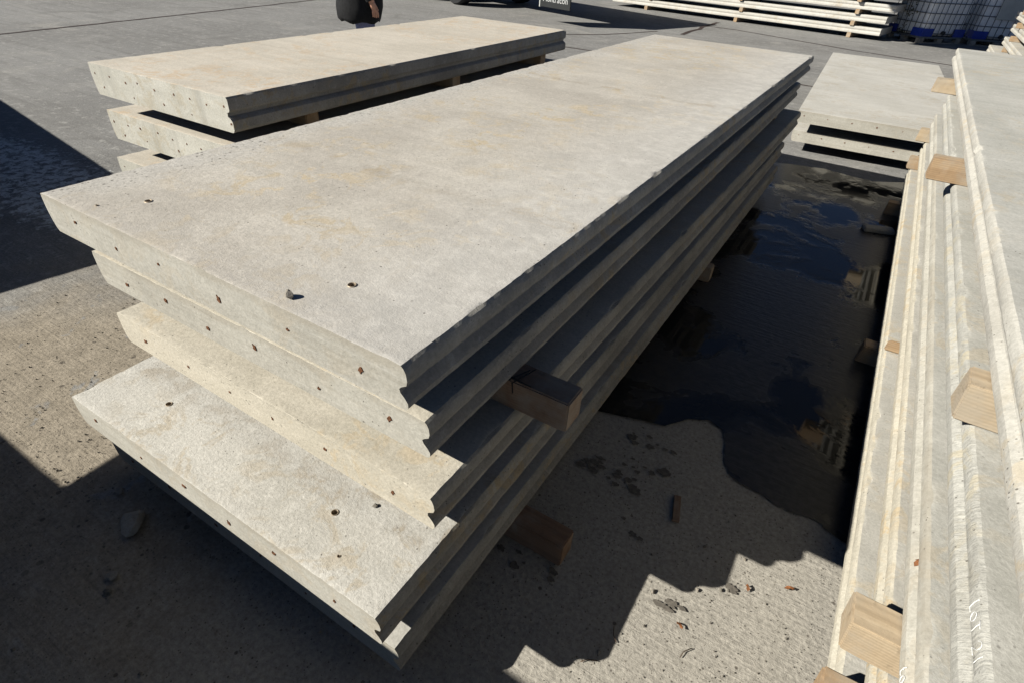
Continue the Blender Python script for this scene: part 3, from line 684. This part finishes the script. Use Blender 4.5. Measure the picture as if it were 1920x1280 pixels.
# shrub squeezed between far stack and tank
e = empty('shrub', (1.6, 17.25, 0), label='thin leafy shrub between the far stack and the caged tank', cat='shrub')
b = bmesh.new(); r_ = random.Random(5)
for s in range(5):
    x, y = r_.uniform(-.1, .1), r_.uniform(-.15, .15); tube(b, [(x*.5, y*.5, 0), (x, y, .6), (x*1.8+.08, y*1.5, 1.5)], [.012, .009, .004], 6)
obj('stem', b, M['bark'], e)
b = bmesh.new()
for i in range(900):
    z = r_.uniform(.15, 1.6); p = Vector((r_.gauss(.05*z, .09), r_.gauss(0, .13), z)); m = Euler((r_.random()*6, r_.random()*6, r_.random()*6)).to_matrix(); s = r_.uniform(.015, .035)
    vv = [b.verts.new(p+m @ Vector(q)*s) for q in ((-1, 0, 0), (0, .5, .1), (1, 0, 0), (0, -.5, .1))]; b.faces.new(vv)
obj('foliage', b, M['leafgreen'], e)

# ------------------------------------------------------------------ flatbed trailer
TA = R(-16.5)
e = empty('flatbed_trailer', (-4.43, 11.72, 0), TA, label='black flatbed trailer parked beyond the stacks, only wheel and lettered flap in view', cat='trailer')
# local: x to the left is negative, near side y=0, far side y=2.5
obj('deck', bbox_bm(-11, 0, 1.16, 0, 2.5, 1.3, .01), M['chassis'], e)
for y in (.55, 1.75): obj('chassis_beam', bbox_bm(-11, y, .86, -.1, y+.16, 1.158), M['chassis'], e)
obj('rear_bumper', bbox_bm(-.25, .12, .5, -.12, 2.38, .64, .01), M['chassis'], e)
for y in (.6, 1.8): obj('bumper_bracket', bbox_bm(-.22, y, .642, -.15, y+.06, .858), M['chassis'], e)
b = bmesh.new(); lathe(b, [(.30, 0), (.34, -.02), (.50, -.02), (.525, .02), (.53, .06), (.53, .24), (.525, .28), (.5, .32), (.3, .32)], 40)
ty = bpy.data.meshes.new('tyre'); b.to_mesh(ty); b.free(); ty.materials.append(M['rubber'])
b = bmesh.new(); lathe(b, [(.1, -.03), (.12, .0), (.20, .07), (.29, .02), (.305, -.005), (.305, .3), (.1, .3)], 32)
rim = bpy.data.meshes.new('rim'); b.to_mesh(rim); b.free(); rim.materials.append(M['cage'])
for x in (-4.15, -5.45, -6.75):
    for y in (.04, 2.14):
        wh = link(bpy.data.objects.new('wheel', ty), e); wh.location = (x, y, .53)
        link(bpy.data.objects.new('rim', rim), wh)
    obj('axle', bbox_bm(x-.06, .3, .47, x+.06, 2.2, .59, .02), M['chassis'], e)
    for yy in (.6, 1.8): obj('spring_hanger', bbox_bm(x-.04, yy, .592, x+.04, yy+.05, .858), M['chassis'], e)
fl = obj('mud_flap', bbox_bm(-.98, .02, .29, -.08, .05, 1.16, .006), M['flap'], e)
obj('flap_edge', bbox_bm(-1.012, .012, .28, -.982, .058, 1.158, .003), M['plate'], fl)
cu = bpy.data.curves.new('lettering', 'FONT'); cu.body = 'Montracon'; cu.size = .17; cu.extrude = .001; cu.align_x = 'CENTER'
t = bpy.data.objects.new('lettering', cu); link(t); bpy.context.view_layer.update()
tm = bpy.data.meshes.new_from_object(t.evaluated_get(bpy.context.evaluated_depsgraph_get())); bpy.data.objects.remove(t)
tm.materials.clear(); tm.materials.append(M['white'])
lt = bpy.data.objects.new('lettering', tm); link(lt, fl); lt.location = (-.53, .0175, .40); lt.rotation_euler = (R(90), 0, 0)
for x in (-.9, -9.5): obj('side_lamp', bbox_bm(x, -.012, 1.2, x+.1, -.001, 1.26, .003), M['leaf'], e)

# ------------------------------------------------------------------ person behind the left stack
def skin_mesh(name, nodes, edges, root=0, sub=2):
    me = bpy.data.meshes.new(name); me.from_pydata([n[0] for n in nodes], edges, [])
    o = bpy.data.objects.new(name, me); link(o); o.modifiers.new('s', 'SKIN'); md = o.modifiers.new('u', 'SUBSURF'); md.levels = sub; md.render_levels = sub
    for i, n in enumerate(nodes):
        sv = me.skin_vertices[0].data[i]; r = n[1]; sv.radius = r if isinstance(r, tuple) else (r, r); sv.use_root = (i == root)
    bpy.context.view_layer.update()
    m2 = bpy.data.meshes.new_from_object(o.evaluated_get(bpy.context.evaluated_depsgraph_get())); bpy.data.objects.remove(o)
    m2.polygons.foreach_set('use_smooth', [True]*len(m2.polygons)); m2.name = name; return m2
# local frame: person faces +x, their right side towards -y
N = []; E_ = []
def nd(p, r, to=None):
    N.append((p, r)); i = len(N)-1
    if to is not None: E_.append((to, i))
    return i
pel = nd((0, 0, .95), (.14, .12)); sp = nd((.0, 0, 1.12), (.13, .11), pel); chs = nd((.01, 0, 1.33), (.15, .12), sp); nk = nd((.02, 0, 1.47), .055, chs); hd0 = nd((.04, 0, 1.56), .075, nk); hd1 = nd((.045, 0, 1.66), (.088, .095), hd0); hd2 = nd((.035, 0, 1.73), .06, hd1)
nd((.135, 0, 1.625), .016, hd1)                                    # nose
fing = []
for s in (-1, 1):
    hip = nd((0, s*.09, .88), .095, pel); kn = nd((.02 if s < 0 else .08, s*.1, .48), .062, hip); an = nd((-.01 if s < 0 else .07, s*.1, .09), .042, kn); nd((.15 if s < 0 else .23, s*.11, .035), .036, an)
    sh = nd((0, s*.19, 1.40), .062, chs); el = nd((-.02, s*.25, 1.13), .044, sh); wr = nd((.09, s*.25, .90), .030, el); pm = nd((.115, s*.245, .845), (.030, .036), wr)
    for k in range(4):
        f0 = nd((.135+.0-.018*k+.02, s*.245, .80-.004*abs(k-1)), .0105, pm); f1 = nd((.16-.018*k, s*.235, .762-.005*abs(k-1)), .0095, f0); nd((.155-.018*k, s*.222, .735+.006*abs(k-1)), .008, f1)
    t0 = nd((.145, s*.225, .835), .0115, wr); nd((.165, s*.21, .80), .0095, t0)
body = obj('person', skin_mesh('person', N, E_), M['skin'])
body.location = (-3.48, 4.68, 0); body.rotation_euler = (0, 0, R(48))
tag(body, 'person in a loose black top and blue jeans standing behind the thick panels', 'person')
# clothing
def loft(b, rings, n=28):
    rr = []
    for (cx, cy, z, rx, ry) in rings:
        rr.append([b.verts.new((cx+rx*math.cos(2*math.pi*k/n)*(1+.03*math.sin(k*3+z*9)), cy+ry*math.sin(2*math.pi*k/n)*(1+.03*math.sin(k*2.2+z*7)), z+.012*math.sin(k*1.3+cx*50) if z < .75 else z)) for k in range(n)])
    for a, c in zip(rr, rr[1:]):
        for k in range(n): b.faces.new((a[k], a[(k+1) % n], c[(k+1) % n], c[k])).smooth = True
    return rr
b = bmesh.new()
rr = loft(b, [(-.01, 0, .69, .17, .20), (-.02, 0, .68, .21, .235), (-.03, 0, .72, .235, .25), (-.02, 0, .82, .25, .255), (0, 0, .98, .24, .245), (0, 0, 1.15, .20, .22), (.01, 0, 1.32, .175, .225), (.01, 0, 1.42, .13, .20), (.02, 0, 1.47, .08, .085), (.02, 0, 1.49, .066, .07)])
for s in (-1, 1): tube(b, [(0, s*.16, 1.39), (-.01, s*.22, 1.30), (-.02, s*.255, 1.13), (.04, s*.256, 1.0), (.088, s*.252, .905)], [.085, .085, .07, .062, .05], 14, cap=False)
obj('jacket', b, M['jacket'], body)
b = bmesh.new()
for s, f in ((-1, 0), (1, .06)): loft(b, [(f*.1, s*.085, .96, .12, .10), (f*.3, s*.09, .75, .105, .098), (.02+f, s*.1, .48, .08, .078), (f, s*.1, .2, .068, .068), (f, s*.1, .07, .072, .07)], 20)
obj('jeans', b, M['denim'], body)
b = bmesh.new()
for s, f in ((-1, 0), (1, .07)): tube(b, [(-.08+f, s*.1, .045), (.0+f, s*.102, .05), (.1+f, s*.106, .042), (.19+f, s*.11, .03)], [.035, .047, .046, .026], 12)
obj('shoes', b, M['shoe'], body)
b = bmesh.new(); bmesh.ops.create_uvsphere(b, u_segments=18, v_segments=12, radius=.108, matrix=Matrix.Translation((.02, 0, 1.675)))
bmesh.ops.delete(b, geom=[v for v in b.verts if v.co.x > .075 and v.co.z < 1.72 or v.co.z < 1.6], context='VERTS')
obj('hair', b, M['hair'], body)
